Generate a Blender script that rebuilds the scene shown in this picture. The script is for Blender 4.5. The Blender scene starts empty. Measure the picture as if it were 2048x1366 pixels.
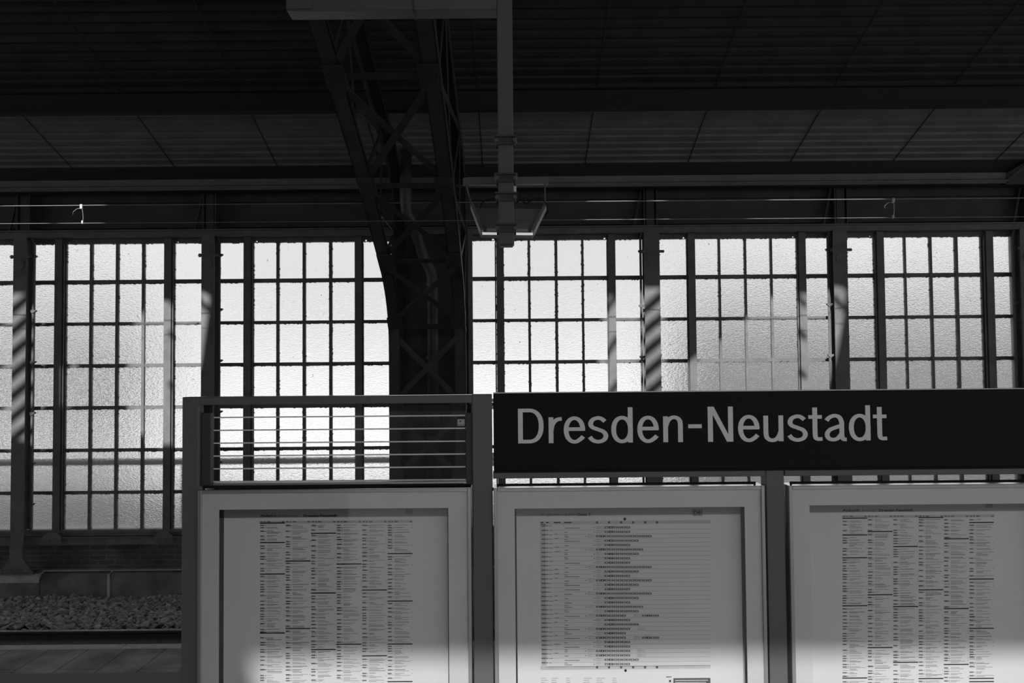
import bpy, bmesh, math, random
from mathutils import Vector, Matrix, Euler
from mathutils.geometry import tessellate_polygon

random.seed(7)
SC = bpy.context.scene
COL = SC.collection

# ------------------------------------------------------------------ camera
CH = 2.6                      # eye height above the platform
FPX = 1800.0
cam_d = bpy.data.cameras.new('camera')
cam = bpy.data.objects.new('camera', cam_d)
COL.objects.link(cam)
cam_d.sensor_width = 36.0
cam_d.lens = FPX / 2048 * 36.0
cam_d.clip_end = 1000
RM = (Matrix.Rotation(math.radians(0.0), 4, 'Z') @
      Matrix.Rotation(math.radians(90 + 2.13), 4, 'X') @
      Matrix.Rotation(math.radians(-0.49), 4, 'Z'))
cam.matrix_world = Matrix.Translation((0, 0, CH)) @ RM
SC.camera = cam
R3 = RM.to_3x3()

# ------------------------------------------------------------------ light
SUN_T, SUN_A = 0.45, -0.15    # fall and sideways drift per metre of depth
w = bpy.data.worlds.new('sky'); SC.world = w; w.use_nodes = True
nt = w.node_tree
bg = nt.nodes['Background']
tc = nt.nodes.new('ShaderNodeTexCoord')
nz = nt.nodes.new('ShaderNodeTexNoise'); nz.inputs['Scale'].default_value = 2.2
nz.inputs['Detail'].default_value = 3
rp = nt.nodes.new('ShaderNodeValToRGB')
rp.color_ramp.elements[0].position = 0.3; rp.color_ramp.elements[0].color = (.72, .72, .72, 1)
rp.color_ramp.elements[1].position = 0.7; rp.color_ramp.elements[1].color = (1, 1, 1, 1)
nt.links.new(tc.outputs['Generated'], nz.inputs['Vector'])
nt.links.new(nz.outputs['Fac'], rp.inputs['Fac'])
nt.links.new(rp.outputs['Color'], bg.inputs['Color'])
bg.inputs['Strength'].default_value = 1.12
sd = bpy.data.lights.new('sun', 'SUN'); sd.energy = 7.0; sd.angle = math.radians(0.53)
so = bpy.data.objects.new('sun', sd); COL.objects.link(so)
so.location = (0, -30, 20)
so.rotation_euler = Vector((-SUN_A, 1, -SUN_T)).to_track_quat('-Z', 'Y').to_euler()
vs = SC.view_settings
vs.view_transform = 'Standard'; vs.look = 'None'; vs.exposure = 0.0; vs.gamma = 1.0
vs.use_curve_mapping = False

# ------------------------------------------------------------------ helpers
def at(px, py, D):
    """point on the plane y = D seen at a pixel of the 2048 x 1366 frame"""
    v = R3 @ Vector(((px - 1024) / FPX, (683 - py) / FPX, -1))
    t = D / v.y
    return Vector((v.x * t, D, CH + v.z * t))
def X(px, D, py=700): return at(px, py, D).x
def Z(py, D, px=250): return at(px, py, D).z

def mat(name, v, rough=.6, metal=0.0, var=.12, scale=6.0, bump=0.0, spec=.4, stretch=None):
    m = bpy.data.materials.new(name); m.use_nodes = True
    n = m.node_tree; b = n.nodes['Principled BSDF']
    b.inputs['Roughness'].default_value = rough
    b.inputs['Metallic'].default_value = metal
    b.inputs['Specular IOR Level'].default_value = spec
    t = n.nodes.new('ShaderNodeTexCoord'); q = n.nodes.new('ShaderNodeTexNoise')
    mp = n.nodes.new('ShaderNodeMapping')
    if stretch: mp.inputs['Scale'].default_value = stretch
    q.inputs['Scale'].default_value = scale; q.inputs['Detail'].default_value = 5
    r = n.nodes.new('ShaderNodeValToRGB')
    a, c = max(v * (1 - var), 0), min(v * (1 + var), 1)
    r.color_ramp.elements[0].position = .3; r.color_ramp.elements[0].color = (a, a, a, 1)
    r.color_ramp.elements[1].position = .7; r.color_ramp.elements[1].color = (c, c, c, 1)
    n.links.new(t.outputs['Object'], mp.inputs['Vector'])
    n.links.new(mp.outputs['Vector'], q.inputs['Vector'])
    n.links.new(q.outputs['Fac'], r.inputs['Fac'])
    n.links.new(r.outputs['Color'], b.inputs['Base Color'])
    if bump:
        bp = n.nodes.new('ShaderNodeBump'); bp.inputs['Strength'].default_value = bump
        bp.inputs['Distance'].default_value = .01
        q2 = n.nodes.new('ShaderNodeTexNoise'); q2.inputs['Scale'].default_value = scale * 12
        n.links.new(mp.outputs['Vector'], q2.inputs['Vector'])
        n.links.new(q2.outputs['Fac'], bp.inputs['Height'])
        n.links.new(bp.outputs['Normal'], b.inputs['Normal'])
    return m

M = {}
M['wall_steel'] = mat('wall_steel', .115, .55, var=.2, scale=5, spec=.3)
M['truss'] = mat('truss_paint', .04, .6, var=.25, scale=4, spec=.25)
M['girder'] = mat('girder_paint', .05, .6, var=.2, scale=3, spec=.25)
M['eave'] = mat('eave_paint', .13, .5, var=.12, scale=3)
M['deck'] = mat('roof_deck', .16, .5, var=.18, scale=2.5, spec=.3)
M['deckdark'] = mat('roof_lap', .03, .7)
M['purlin'] = mat('purlin_paint', .015, .7)
M['near_steel'] = mat('stand_paint', .14, .45, var=.05, scale=4)
M['post_dark'] = mat('stand_recess', .06, .5, var=.05)
M['sign'] = mat('sign_panel', .010, .5, var=.05, spec=.12)
M['letters'] = mat('sign_letters', .9, .5, var=.02)
M['alu'] = mat('case_metal', .42, .28, metal=.5, var=.04)
M['border'] = mat('case_border', .72, .5, var=.03)
M['board'] = mat('case_back', .4, .8)
M['paper'] = mat('poster_paper', .82, .75, var=.03, scale=2, spec=.2)
M['ink'] = mat('ink', .02, .8, spec=.1)
M['ink_dark'] = mat('ink_dark_grey', .12, .8, spec=.1)
M['ink_mid'] = mat('ink_grey', .17, .8, spec=.1)
M['ink_light'] = mat('ink_pale', .38, .8, spec=.1)
M['ink_tint'] = mat('ink_tint', .60, .8, spec=.1)
M['dark'] = mat('dark_rubber', .02, .8, spec=.1)
M['wire'] = mat('bright_wire', .35, .35, metal=.7)
M['hanger'] = mat('hanger_paint', .105, .5, var=.06)
M['clamp'] = mat('clamp_steel', .05, .5)
M['lamp'] = mat('lamp_housing', .2, .4, var=.05)
M['lamp_rim'] = mat('lamp_rim', .75, .3)
M['rock'] = mat('ballast_stone', .36, .9, var=.45, scale=9)
M['bed'] = mat('ballast_bed', .12, .95, var=.4, scale=20, bump=.8)
M['plinth'] = mat('plinth_stone', .15, .85, var=.45, scale=3, bump=.5)
M['plinth_pale'] = mat('plinth_stone_pale', .42, .85, var=.2, scale=5, bump=.4)
M['rail'] = mat('rail_steel', .035, .6, var=.3)
M['railtop'] = mat('rail_head', .75, .25, metal=.9)
M['kerb'] = mat('kerb_stone', .55, .8, var=.12, scale=10, bump=.2)
M['pvc'] = mat('pipe_metal', .05, .45)
M['out_ground'] = mat('outside_ground', .80, .95, var=.15, scale=.2)
M['out_grey'] = mat('outside_grey', .075, .9)
M['out_house'] = mat('house_render', .085, .9, scale=.5)
M['out_dark'] = mat('outside_rail', .06, .6)
M['inner'] = mat('rear_sun_mask', .10, .8, var=.2)
M['deck_shaded'] = mat('roof_deck_shaded', .035, .6, var=.2, scale=2.5, spec=.2)
M['glow'] = mat('rim_glow', .9, .4)
M['glow'].node_tree.nodes['Principled BSDF'].inputs['Emission Color'].default_value = (1, 1, 1, 1)
M['glow'].node_tree.nodes['Principled BSDF'].inputs['Emission Strength'].default_value = .45
M['polish'] = mat('polished_cover', .85, .12, metal=1.0, var=.02)
M['sticker'] = mat('sticker_white', .8, .6)

def brick_mat(name, v, vm, bw, bh, ms, perm, off=.5, freq=2, var=.2, bump=.4, rough=.85, mscale=1.0):
    m = bpy.data.materials.new(name); m.use_nodes = True
    n = m.node_tree; b = n.nodes['Principled BSDF']; b.inputs['Roughness'].default_value = rough
    b.inputs['Specular IOR Level'].default_value = .3
    t = n.nodes.new('ShaderNodeTexCoord'); s = n.nodes.new('ShaderNodeSeparateXYZ')
    c = n.nodes.new('ShaderNodeCombineXYZ')
    n.links.new(t.outputs['Object'], s.inputs[0])
    n.links.new(s.outputs[perm[0]], c.inputs[0]); n.links.new(s.outputs[perm[1]], c.inputs[1])
    k = n.nodes.new('ShaderNodeTexBrick'); k.offset = off; k.offset_frequency = freq
    k.inputs['Scale'].default_value = 1; k.inputs['Brick Width'].default_value = bw
    k.inputs['Row Height'].default_value = bh; k.inputs['Mortar Size'].default_value = ms
    k.inputs['Mortar Smooth'].default_value = .1
    k.inputs['Color1'].default_value = (v * (1 - var),) * 3 + (1,)
    k.inputs['Color2'].default_value = (v * (1 + var),) * 3 + (1,)
    k.inputs['Mortar'].default_value = (vm,) * 3 + (1,)
    n.links.new(c.outputs[0], k.inputs['Vector'])
    q = n.nodes.new('ShaderNodeTexNoise'); q.inputs['Scale'].default_value = 2.5 * mscale
    q.inputs['Detail'].default_value = 8
    n.links.new(t.outputs['Object'], q.inputs['Vector'])
    r = n.nodes.new('ShaderNodeValToRGB')
    r.color_ramp.elements[0].position = .35; r.color_ramp.elements[0].color = (.6, .6, .6, 1)
    r.color_ramp.elements[1].position = .7; r.color_ramp.elements[1].color = (1.3, 1.3, 1.3, 1)
    n.links.new(q.outputs['Fac'], r.inputs['Fac'])
    x = n.nodes.new('ShaderNodeMix'); x.data_type = 'RGBA'; x.blend_type = 'MULTIPLY'
    x.inputs[0].default_value = 1
    n.links.new(k.outputs['Color'], x.inputs[6]); n.links.new(r.outputs['Color'], x.inputs[7])
    n.links.new(x.outputs[2], b.inputs['Base Color'])
    bp = n.nodes.new('ShaderNodeBump'); bp.inputs['Strength'].default_value = bump; bp.invert = True
    bp.inputs['Distance'].default_value = .004
    n.links.new(k.outputs['Fac'], bp.inputs['Height']); n.links.new(bp.outputs['Normal'], b.inputs['Normal'])
    return m
M['brick'] = brick_mat('old_brick', .08, .12, .25, .072, .008, (0, 2))
M['paver'] = brick_mat('platform_slabs', .36, .13, .68, .372, .006, (1, 0), off=.16, var=.04, bump=.3)
M['tactile'] = mat('tactile_strip', .24, .85, var=.1, scale=40)

def glass_window():
    m = bpy.data.materials.new('patterned_glass'); m.use_nodes = True
    n = m.node_tree; n.nodes.clear()
    o = n.nodes.new('ShaderNodeOutputMaterial')
    g = n.nodes.new('ShaderNodeBsdfRefraction'); g.inputs['Roughness'].default_value = .10
    g.inputs['IOR'].default_value = 1.42; g.inputs['Color'].default_value = (.97, .97, .97, 1)
    d = n.nodes.new('ShaderNodeBsdfTranslucent'); d.inputs['Color'].default_value = (.9, .9, .9, 1)
    t = n.nodes.new('ShaderNodeTexCoord')
    mp = n.nodes.new('ShaderNodeMapping'); mp.inputs['Scale'].default_value = (1, 1, 2.2)
    q = n.nodes.new('ShaderNodeTexNoise'); q.inputs['Scale'].default_value = 26; q.inputs['Detail'].default_value = 2
    n.links.new(t.outputs['Object'], mp.inputs[0]); n.links.new(mp.outputs[0], q.inputs['Vector'])
    bp = n.nodes.new('ShaderNodeBump'); bp.inputs['Strength'].default_value = 1.0
    bp.inputs['Distance'].default_value = .010
    n.links.new(q.outputs['Fac'], bp.inputs['Height']); n.links.new(bp.outputs[0], g.inputs['Normal'])
    mx = n.nodes.new('ShaderNodeMixShader'); mx.inputs[0].default_value = .12
    n.links.new(g.outputs[0], mx.inputs[1]); n.links.new(d.outputs[0], mx.inputs[2])
    # flecks of dirt
    q2 = n.nodes.new('ShaderNodeTexNoise'); q2.inputs['Scale'].default_value = 13
    q2.inputs['Detail'].default_value = 9; q2.inputs['Roughness'].default_value = .75
    n.links.new(t.outputs['Object'], q2.inputs['Vector'])
    r = n.nodes.new('ShaderNodeValToRGB')
    r.color_ramp.elements[0].position = .655; r.color_ramp.elements[0].color = (0, 0, 0, 1)
    r.color_ramp.elements[1].position = .70; r.color_ramp.elements[1].color = (1, 1, 1, 1)
    n.links.new(q2.outputs['Fac'], r.inputs[0])
    dd = n.nodes.new('ShaderNodeBsdfDiffuse'); dd.inputs[0].default_value = (.08, .08, .08, 1)
    m2 = n.nodes.new('ShaderNodeMixShader')
    n.links.new(r.outputs[0], m2.inputs[0]); n.links.new(mx.outputs[0], m2.inputs[1]); n.links.new(dd.outputs[0], m2.inputs[2])
    n.links.new(m2.outputs[0], o.inputs[0])
    return m
M['wglass'] = glass_window()

def clear_glass(name, gl, tint=1.0):
    m = bpy.data.materials.new(name); m.use_nodes = True
    n = m.node_tree; n.nodes.clear()
    o = n.nodes.new('ShaderNodeOutputMaterial'); a = n.nodes.new('ShaderNodeBsdfTransparent')
    a.inputs[0].default_value = (tint, tint, tint, 1)
    b = n.nodes.new('ShaderNodeBsdfGlossy'); b.inputs['Roughness'].default_value = .03
    f = n.nodes.new('ShaderNodeMixShader'); f.inputs[0].default_value = gl
    n.links.new(a.outputs[0], f.inputs[1]); n.links.new(b.outputs[0], f.inputs[2]); n.links.new(f.outputs[0], o.inputs[0])
    return m
M['cglass'] = clear_glass('clear_glass', .035)
M['sglass'] = clear_glass('screen_glass', .006)
M['tint'] = clear_glass('shade_film', .01, .68)
M['dimmer'] = clear_glass('dimmer_glass', .04, .62)

class MB:
    def __init__(s): s.v = []; s.f = []
    def _a(s, vs, fs):
        k = len(s.v); s.v += [tuple(v) for v in vs]; s.f += [tuple(i + k for i in f) for f in fs]; return s
    def hexa(s, c):
        return s._a(c, [(0, 3, 2, 1), (4, 5, 6, 7), (0, 1, 5, 4), (1, 2, 6, 5), (2, 3, 7, 6), (3, 0, 4, 7)])
    def box(s, x0, x1, y0, y1, z0, z1):
        x0, x1 = min(x0, x1), max(x0, x1); y0, y1 = min(y0, y1), max(y0, y1); z0, z1 = min(z0, z1), max(z0, z1)
        return s.hexa([(x0, y0, z0), (x1, y0, z0), (x1, y1, z0), (x0, y1, z0),
                       (x0, y0, z1), (x1, y0, z1), (x1, y1, z1), (x0, y1, z1)])
    def bbox(s, x0, x1, y0, y1, z0, z1, b=.004):
        """box with chamfered edges along every side"""
        x0, x1 = min(x0, x1), max(x0, x1); y0, y1 = min(y0, y1), max(y0, y1); z0, z1 = min(z0, z1), max(z0, z1)
        bm = bmesh.new(); bmesh.ops.create_cube(bm, size=1)
        for v in bm.verts:
            v.co = Vector(((x0 + x1) / 2 + v.co.x * (x1 - x0), (y0 + y1) / 2 + v.co.y * (y1 - y0), (z0 + z1) / 2 + v.co.z * (z1 - z0)))
        bmesh.ops.bevel(bm, geom=bm.edges[:], offset=b, segments=2, affect='EDGES', profile=.5)
        bm.verts.index_update()
        s._a([v.co[:] for v in bm.verts], [[v.index for v in f.verts] for f in bm.faces]); bm.free(); return s
    def bar(s, p, q, w_, t_, n):
        """flat bar from p to q, width w_ across, thickness t_ along the normal n"""
        p, q, n = Vector(p), Vector(q), Vector(n).normalized()
        d = (q - p).normalized(); u = d.cross(n).normalized(); n = u.cross(d).normalized()
        a, b = u * w_ / 2, n * t_ / 2
        return s.hexa([p - a - b, p + a - b, p + a + b, p - a + b, q - a - b, q + a - b, q + a + b, q - a + b])
    def tube(s, pts, r, n=10, cap=True):
        pts = [Vector(p) for p in pts]; k = len(s.v); rings = []
        for i, p in enumerate(pts):
            d = (pts[min(i + 1, len(pts) - 1)] - pts[max(i - 1, 0)]).normalized()
            up = Vector((0, 0, 1)) if abs(d.z) < .9 else Vector((1, 0, 0))
            u = d.cross(up).normalized(); v = d.cross(u).normalized()
            rr = r[i] if isinstance(r, (list, tuple)) else r
            for j in range(n):
                a = 2 * math.pi * j / n
                s.v.append(tuple(p + (u * math.cos(a) + v * math.sin(a)) * rr))
        for i in range(len(pts) - 1):
            for j in range(n):
                s.f.append((k + i * n + j, k + i * n + (j + 1) % n, k + (i + 1) * n + (j + 1) % n, k + (i + 1) * n + j))
        if cap:
            s.f.append(tuple(k + j for j in range(n))[::-1]); s.f.append(tuple(k + (len(pts) - 1) * n + j for j in range(n)))
        return s
    def prism(s, poly, y0, y1):
        """polygon of (x, z) points extruded along y"""
        n = len(poly); k = len(s.v)
        s.v += [(x, y0, z) for x, z in poly] + [(x, y1, z) for x, z in poly]
        for t in tessellate_polygon([[Vector((x, z, 0)) for x, z in poly]]):
            s.f.append((k + t[0], k + t[1], k + t[2])); s.f.append((k + n + t[2], k + n + t[1], k + n + t[0]))
        for i in range(n): s.f.append((k + i, k + (i + 1) % n, k + n + (i + 1) % n, k + n + i))
        return s
    def rivet(s, x, y, z, r=.018):
        n = 8; k = len(s.v)
        for (rr, yy) in ((r, 0), (r * .75, -r * .5), (0.002, -r * .7)):
            for j in range(n):
                a = 2 * math.pi * j / n; s.v.append((x + rr * math.cos(a), y + yy, z + rr * math.sin(a)))
        for i in range(2):
            for j in range(n): s.f.append((k + i * n + j, k + i * n + (j + 1) % n, k + (i + 1) * n + (j + 1) % n, k + (i + 1) * n + j))
        return s
    def build(s, name, m, parent=None, smooth=False):
        me = bpy.data.meshes.new(name); me.from_pydata(s.v, [], s.f); me.update()
        bm = bmesh.new(); bm.from_mesh(me); bmesh.ops.recalc_face_normals(bm, faces=bm.faces[:]); bm.to_mesh(me); bm.free()
        me.materials.append(m)
        if smooth:
            for p in me.polygons: p.use_smooth = True
        o = bpy.data.objects.new(name, me); COL.objects.link(o)
        if parent is not None: attach(o, parent)
        return o

def attach(o, parent):
    o.parent = parent
    mw = parent.location
    if parent.parent is None and parent.type == 'EMPTY':
        o.matrix_parent_inverse = Matrix.Translation(-Vector(mw))
def tag(o, label=None, cat=None, group=None, kind=None):
    if label: o['label'] = label
    if cat: o['category'] = cat
    if group: o['group'] = group
    if kind: o['kind'] = kind
    return o
def empty(name, loc, label=None, cat=None, group=None, kind=None):
    o = bpy.data.objects.new(name, None); COL.objects.link(o); o.location = loc
    return tag(o, label, cat, group, kind)
def copy_tree(o, off, parent=None):
    c = o.copy(); COL.objects.link(c)
    if parent is not None: c.parent = parent
    for ch in o.children: copy_tree(ch, off, c)
    if parent is None: c.location = Vector(o.location) + Vector(off)
    return c

GD = 13.4          # plane of the glazing
PF = 13.085        # front of the wall posts
XL0, XR0 = -19.0, 17.0

# ------------------------------------------------------------------ platform, track bed
EDGE = 8.915
floor = MB().box(XL0, XR0, 1.3, 8.762, -.25, 0).build('floor', M['paver']); floor['kind'] = 'structure'
st = MB()
st.box(XL0, XR0, 7.76, 8.05, 0.0, .003)
k = int((XR0 - XL0) / .05)
st.build('trim_1', M['tactile'])['kind'] = 'structure'
kb = MB(); x = XL0
while x < XR0:
    kb.bbox(x + .004, x + .946, 8.766, EDGE, -.22, 0.0, .006); x += .95
kb.box(XL0, XR0, 8.70, 8.86, -1.1, -.22)
kb.build('trim_2', M['kerb'])['kind'] = 'structure'
MB().box(XL0, XR0, 1.3, 1.5, -.8, 0).box(XL0, XR0, 1.5, 8.70, -1.1, -.25).build('platform_base', M['plinth'])['kind'] = 'structure'
MB().box(XL0, XR0, 8.86, 13.25, -1.0, -.66).build('track_bed', M['bed'])['kind'] = 'structure'
MB().box(-60, 60, -60, 1.3, -1.0, -.6).build('rear_ground', M['bed'])['kind'] = 'structure'

# rail with its clips
RD = 11.4
def rail(D, label):
    r = empty('rail', (0, D, -.72), label, 'rail')
    h = .172; z0 = -.722
    prof = [(-.075, 0), (.075, 0), (.075, .012), (.010, .03), (.009, .125), (.036, .14), (.036, .165), (-.036, .165), (-.036, .14), (-.009, .125), (-.010, .03), (-.075, .012)]
    b = MB(); n = len(prof)
    b.v = [(XL0, D + a, z0 + c) for a, c in prof] + [(XR0, D + a, z0 + c) for a, c in prof]
    b.f = [(i, (i + 1) % n, n + (i + 1) % n, n + i) for i in range(n)] + [tuple(range(n))[::-1], tuple(range(n, 2 * n))]
    b.build('rail_body', M['rail'], r)
    tag(MB().box(XL0, XR0, D - .034, D + .034, z0 + .1651, z0 + .172).build('rail_head', M['railtop'], r), 'polished running surface')
    for i in range(-15, -2):
        x = -1.35 + i * .6
        c = MB().bbox(x - .06, x + .06, D - .15, D - .035, z0 - .0, z0 + .03, .008)
        c.tube([(x - .03, D - .12, z0 + .03), (x - .03, D - .12, z0 + .055)], .016, 8)
        c.tube([(x + .035, D - .12, z0 + .02), (x + .05, D - .08, z0 + .045), (x + .03, D - .05, z0 + .035)], .008, 6)
        c.build('rail_clip', M['rail'], r)
    return r
rail(RD, 'dark steel track rail with bright worn top beside the platform edge')
for i in range(-15, -2):
    x = -1.35 + i * .6
    s_ = MB().bbox(x - .13, x + .13, 9.1, 11.85, -.86, -.722, .02).build('sleeper', M['kerb'])
    tag(s_, 'concrete sleeper under the dark rail, sunk in the ballast', 'sleeper', 'sleepers under the rail')

# ballast stones
def stones():
    bm0 = bmesh.new(); bmesh.ops.create_icosphere(bm0, subdivisions=1, radius=1)
    bv = [v.co.copy() for v in bm0.verts]; bf = [[v.index for v in f.verts] for f in bm0.faces]; bm0.free()
    b = MB()
    for i in range(8500):
        D = random.uniform(11.55, 13.22); x = random.uniform(-9.6, -3.2)
        z = -.60 + (0.03 if D > 11.6 else -.03) + random.uniform(-.02, .03) + .02 * math.sin(x * 3 + D * 5)
        r = random.uniform(.026, .052)
        rot = Euler((random.uniform(-.7, .7), random.uniform(-.7, .7), random.random() * 6)).to_matrix()
        sc = Vector((random.uniform(1.0, 1.7), random.uniform(.7, 1.1), random.uniform(.3, .6)))
        vs = [rot @ Vector((v.x * sc.x, v.y * sc.y, v.z * sc.z)) * r * random.uniform(.55, 1.3) + Vector((x, D, z)) for v in bv]
        b._a(vs, bf)
    o = b.build('ballast', M['rock'])
    tag(o, 'grey crushed stone ballast between the rail and the brick wall', 'ballast', kind='stuff')
    MB().box(XL0, XR0, 11.48, 13.25, -.7, -.63).build('ballast_bed', M['bed'])['kind'] = 'structure'
stones()

# ------------------------------------------------------------------ far wall, lower part
zs = Z(1086, 13.35); zp = Z(1143, 13.2); zb = -.66
MB().box(XL0, XR0, 13.36, 13.8, -1.0, zs).build('wall_brick', M['brick'])['kind'] = 'structure'
pl = MB()
def plinth(x0, x1):
    b = MB(); p = [(13.12, -1.0), (13.12, zp - .11), (13.2, zp - .02), (13.36, zp), (13.36, -1.0)]
    k = 5; b.v = [(x0, a, c) for a, c in p] + [(x1, a, c) for a, c in p]
    b.f = [(i, (i + 1) % k, k + (i + 1) % k, k + i) for i in range(k)] + [(4, 3, 2, 1, 0), (5, 6, 7, 8, 9)]
    return b
xa, xb = X(86, 13.2, 1150), X(223, 13.2, 1150)
def lower_pale(x0, x1, name):
    o = plinth(x0, x1).build(name, M['plinth']); o['kind'] = 'structure'; return o
lower_pale(XL0, xa - 2.0, 'trim_3'); lower_pale(xa, xb - .008, 'trim_4'); lower_pale(xb + .008, xb + 2, 'trim_5'); lower_pale(xb + 2.01, XR0, 'trim_6')
o = plinth(xa - 1.99, xa - .01).build('trim_7', M['plinth']); o['kind'] = 'structure'
MB().box(xa - 1.99, xa - .01, 13.10, 13.3, zp - .13, zp + .003).build('trim_8', M['plinth_pale'])['kind'] = 'structure'
# mortar run at the joint
MB().tube([(xb + .03, 13.15, zp + .02), (xb - .01, 13.13, zp - .03), (xb, 13.112, zp - .09), (xb, 13.112, -.62)], .02, 8).build('trim_9', M['plinth_pale'])['kind'] = 'structure'
MB().box(XL0, XR0, 13.25, 13.40, zp, zp + .012).build('trim_10', M['plinth_pale'])['kind'] = 'structure'

# sill beam
zt = Z(1072, 13.25)
sb = MB().box(XL0, XR0, 13.22, 13.7, zs, zt).box(XL0, XR0, 13.17, 13.25, zt - .012, zt + .0)
sb.box(XL0, XR0, 13.30, 13.7, zt, Z(1056.5, GD))
sb.box(XL0, XR0, 13.27, 13.31, Z(1064, 13.3), Z(1060, 13.3))
sb.build('sill_beam', M['wall_steel'])['kind'] = 'structure'

# ------------------------------------------------------------------ windows
rows_px = [(488, 560), (568, 644.3), (650.6, 727.6), (734.6, 811.5), (818.5, 896.5), (903, 981), (987.3, 1055.8)]
RZ = [(Z(b, GD), Z(a, GD)) for a, b in rows_px]     # (low, high)
ZTOP, ZBOT = RZ[0][1], RZ[-1][0]
HEAD = ZTOP + .07
def window(idx, segs, label_mull):
    """segs: list of groups of (x0, x1) panes in px at the glazing; mullions stand between groups"""
    w_ = empty('window_%d' % idx, (X(segs[0][0][0], GD), GD, ZBOT), kind='structure')
    gl = MB(); fr = MB()
    allp = [p for g in segs for p in g]
    xw = [(X(a, GD), X(b, GD)) for a, b in allp]
    x0, x1 = xw[0][0], xw[-1][1]
    y0, y1 = GD - .02, GD + .02
    for (zl, zh) in RZ:
        for (a, b) in xw: gl.box(a - .008, b + .008, GD - .003, GD + .003, zl - .008, zh + .008)
    for i in range(len(RZ) - 1):        # glazing bars across
        fr.box(x0 - .02, x1 + .02, y0, y1, RZ[i + 1][1], RZ[i][0])
    for (p, q) in zip(xw[:-1], xw[1:]):
        fr.box(p[1], q[0], y0 - .012, y1, ZBOT - .02, ZTOP + .02)
    # putty crumbs along the bar edges
    rr = random.Random(idx)
    for (zl, zh) in RZ:
        for (a, b) in xw:
            for k_ in range(16):
                s = rr.uniform(.004, .012)
                e = rr.choice('LRTTLR')
                if e in 'LR':
                    zz = rr.uniform(zl, zh); xx = a if e == 'L' else b
                    fr.box(xx - s * .7, xx + s * .7, y0, y1, zz - s, zz + s)
                else:
                    xx = rr.uniform(a, b); zz = zh
                    fr.box(xx - s, xx + s, y0, y1, zz - s * .7, zz + s * .7)
    gl.build('glass', M['wglass'], w_); fr.build('glazing_bars', M['wall_steel'], w_)
    # mullions between groups: T section standing proud, knee gusset at the foot
    for g, h in zip(segs[:-1], segs[1:]):
        a, b = X(g[-1][1], GD), X(h[0][0], GD)
        m_ = MB(); c = (a + b) / 2; hw = .052
        m_.box(c - hw, c + hw, GD - .125, GD - .11, ZBOT - .12, HEAD)
        m_.box(c - .012, c + .012, GD - .11, GD - .02, ZBOT - .12, HEAD)
        zq = Z(1086, 13.2)
        m_.prism([(c - hw, ZBOT - .02), (c + hw, ZBOT - .02), (c + .14, zq + .1), (c + .14, zq + .01), (c - .14, zq + .01), (c - .14, zq + .1)], GD - .235, GD - .225)
        for q in (-.1, -.035, .035, .1): m_.rivet(c + q, GD - .235, zq + .045, .014)
        m_.build('mullion', M['wall_steel'], w_)
        lk = MB(); s = 1 if c < -.2 else -1
        lk.tube([(c + s * .068, GD - .09, ZBOT), (c + s * .068, GD - .09, ZTOP - .05), (c + s * .05, GD - .09, ZTOP + .04)], .011, 6)
        lk.build('locking_rod', M['wall_steel'], w_)
    # header with the small gaps above the mullions
    hd = MB(); gaps = [X(h[0][0], GD) + .03 if h[0][0] < 900 else X(g[-1][1], GD) - .062 for g, h in zip(segs[:-1], segs[1:])]
    xs = x0 - .05
    for gp in gaps:
        hd.box(xs, gp, y0 - .03, y1, ZTOP, HEAD); hd.box(gp, gp + .032, y0 - .03, y1, ZTOP, ZTOP + .003)
        hd.box(gp, gp + .032, y0 - .03, y1, ZTOP + .030, HEAD); xs = gp + .032
    hd.box(xs, x1 + .05, y0 - .03, y1, ZTOP, HEAD)
    hd.build('window_head', M['wall_steel'], w_)
    return w_
P = 51.8
window(1, [[(-303, -262)], [(-243, -195), (-190, -142), (-137, -90), (-85, -40)], [(-21, 27)]], '')
window(2, [[(63, 112.5)], [(133.6, 180), (185.6, 232), (237.8, 284.3), (290, 331)], [(350, 404)]], '')
window(3, [[(440, 489)], [(508, 553.5), (559, 606), (612, 659), (665, 712)], [(727, 786)]], '')
window(4, [[(938, 994)], [(1009, 1057), (1062, 1111), (1116.5, 1164.5), (1169, 1217.5)], [(1231, 1284)]], '')
window(5, [[(1322, 1376)], [(1390, 1438.5), (1443, 1490.5), (1495, 1542.5), (1547, 1595.5)], [(1611, 1662)]], '')
window(6, [[(1698, 1750)], [(1768, 1811), (1815, 1862), (1867, 1913), (1919, 1965)], [(1988, 2028.5)]], '')
PIER = 9.36
window(7, [[(2200, 2250)], [(2266, 2313), (2318, 2365), (2370, 2417), (2422, 2470)], [(2485, 2535)]], '')

# piers behind the main frames (solid steel panels) and blank ends
for nm, a, b in (('pier', 784, 940), ('pier', 2027, 2202), ('pier', -480, -301)):
    o = MB().box(X(a, GD), X(b, GD), GD - .03, GD + .06, ZBOT - .05, HEAD).build('wall_pier', M['girder']); o['kind'] = 'structure'
MB().box(XL0, X(-478, GD), GD - .03, GD + .06, ZBOT - .05, HEAD).build('wall_left', M['girder'])['kind'] = 'structure'
MB().box(X(2533, GD), XR0, GD - .03, GD + .06, ZBOT - .05, HEAD).build('wall_right', M['girder'])['kind'] = 'structure'

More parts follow.
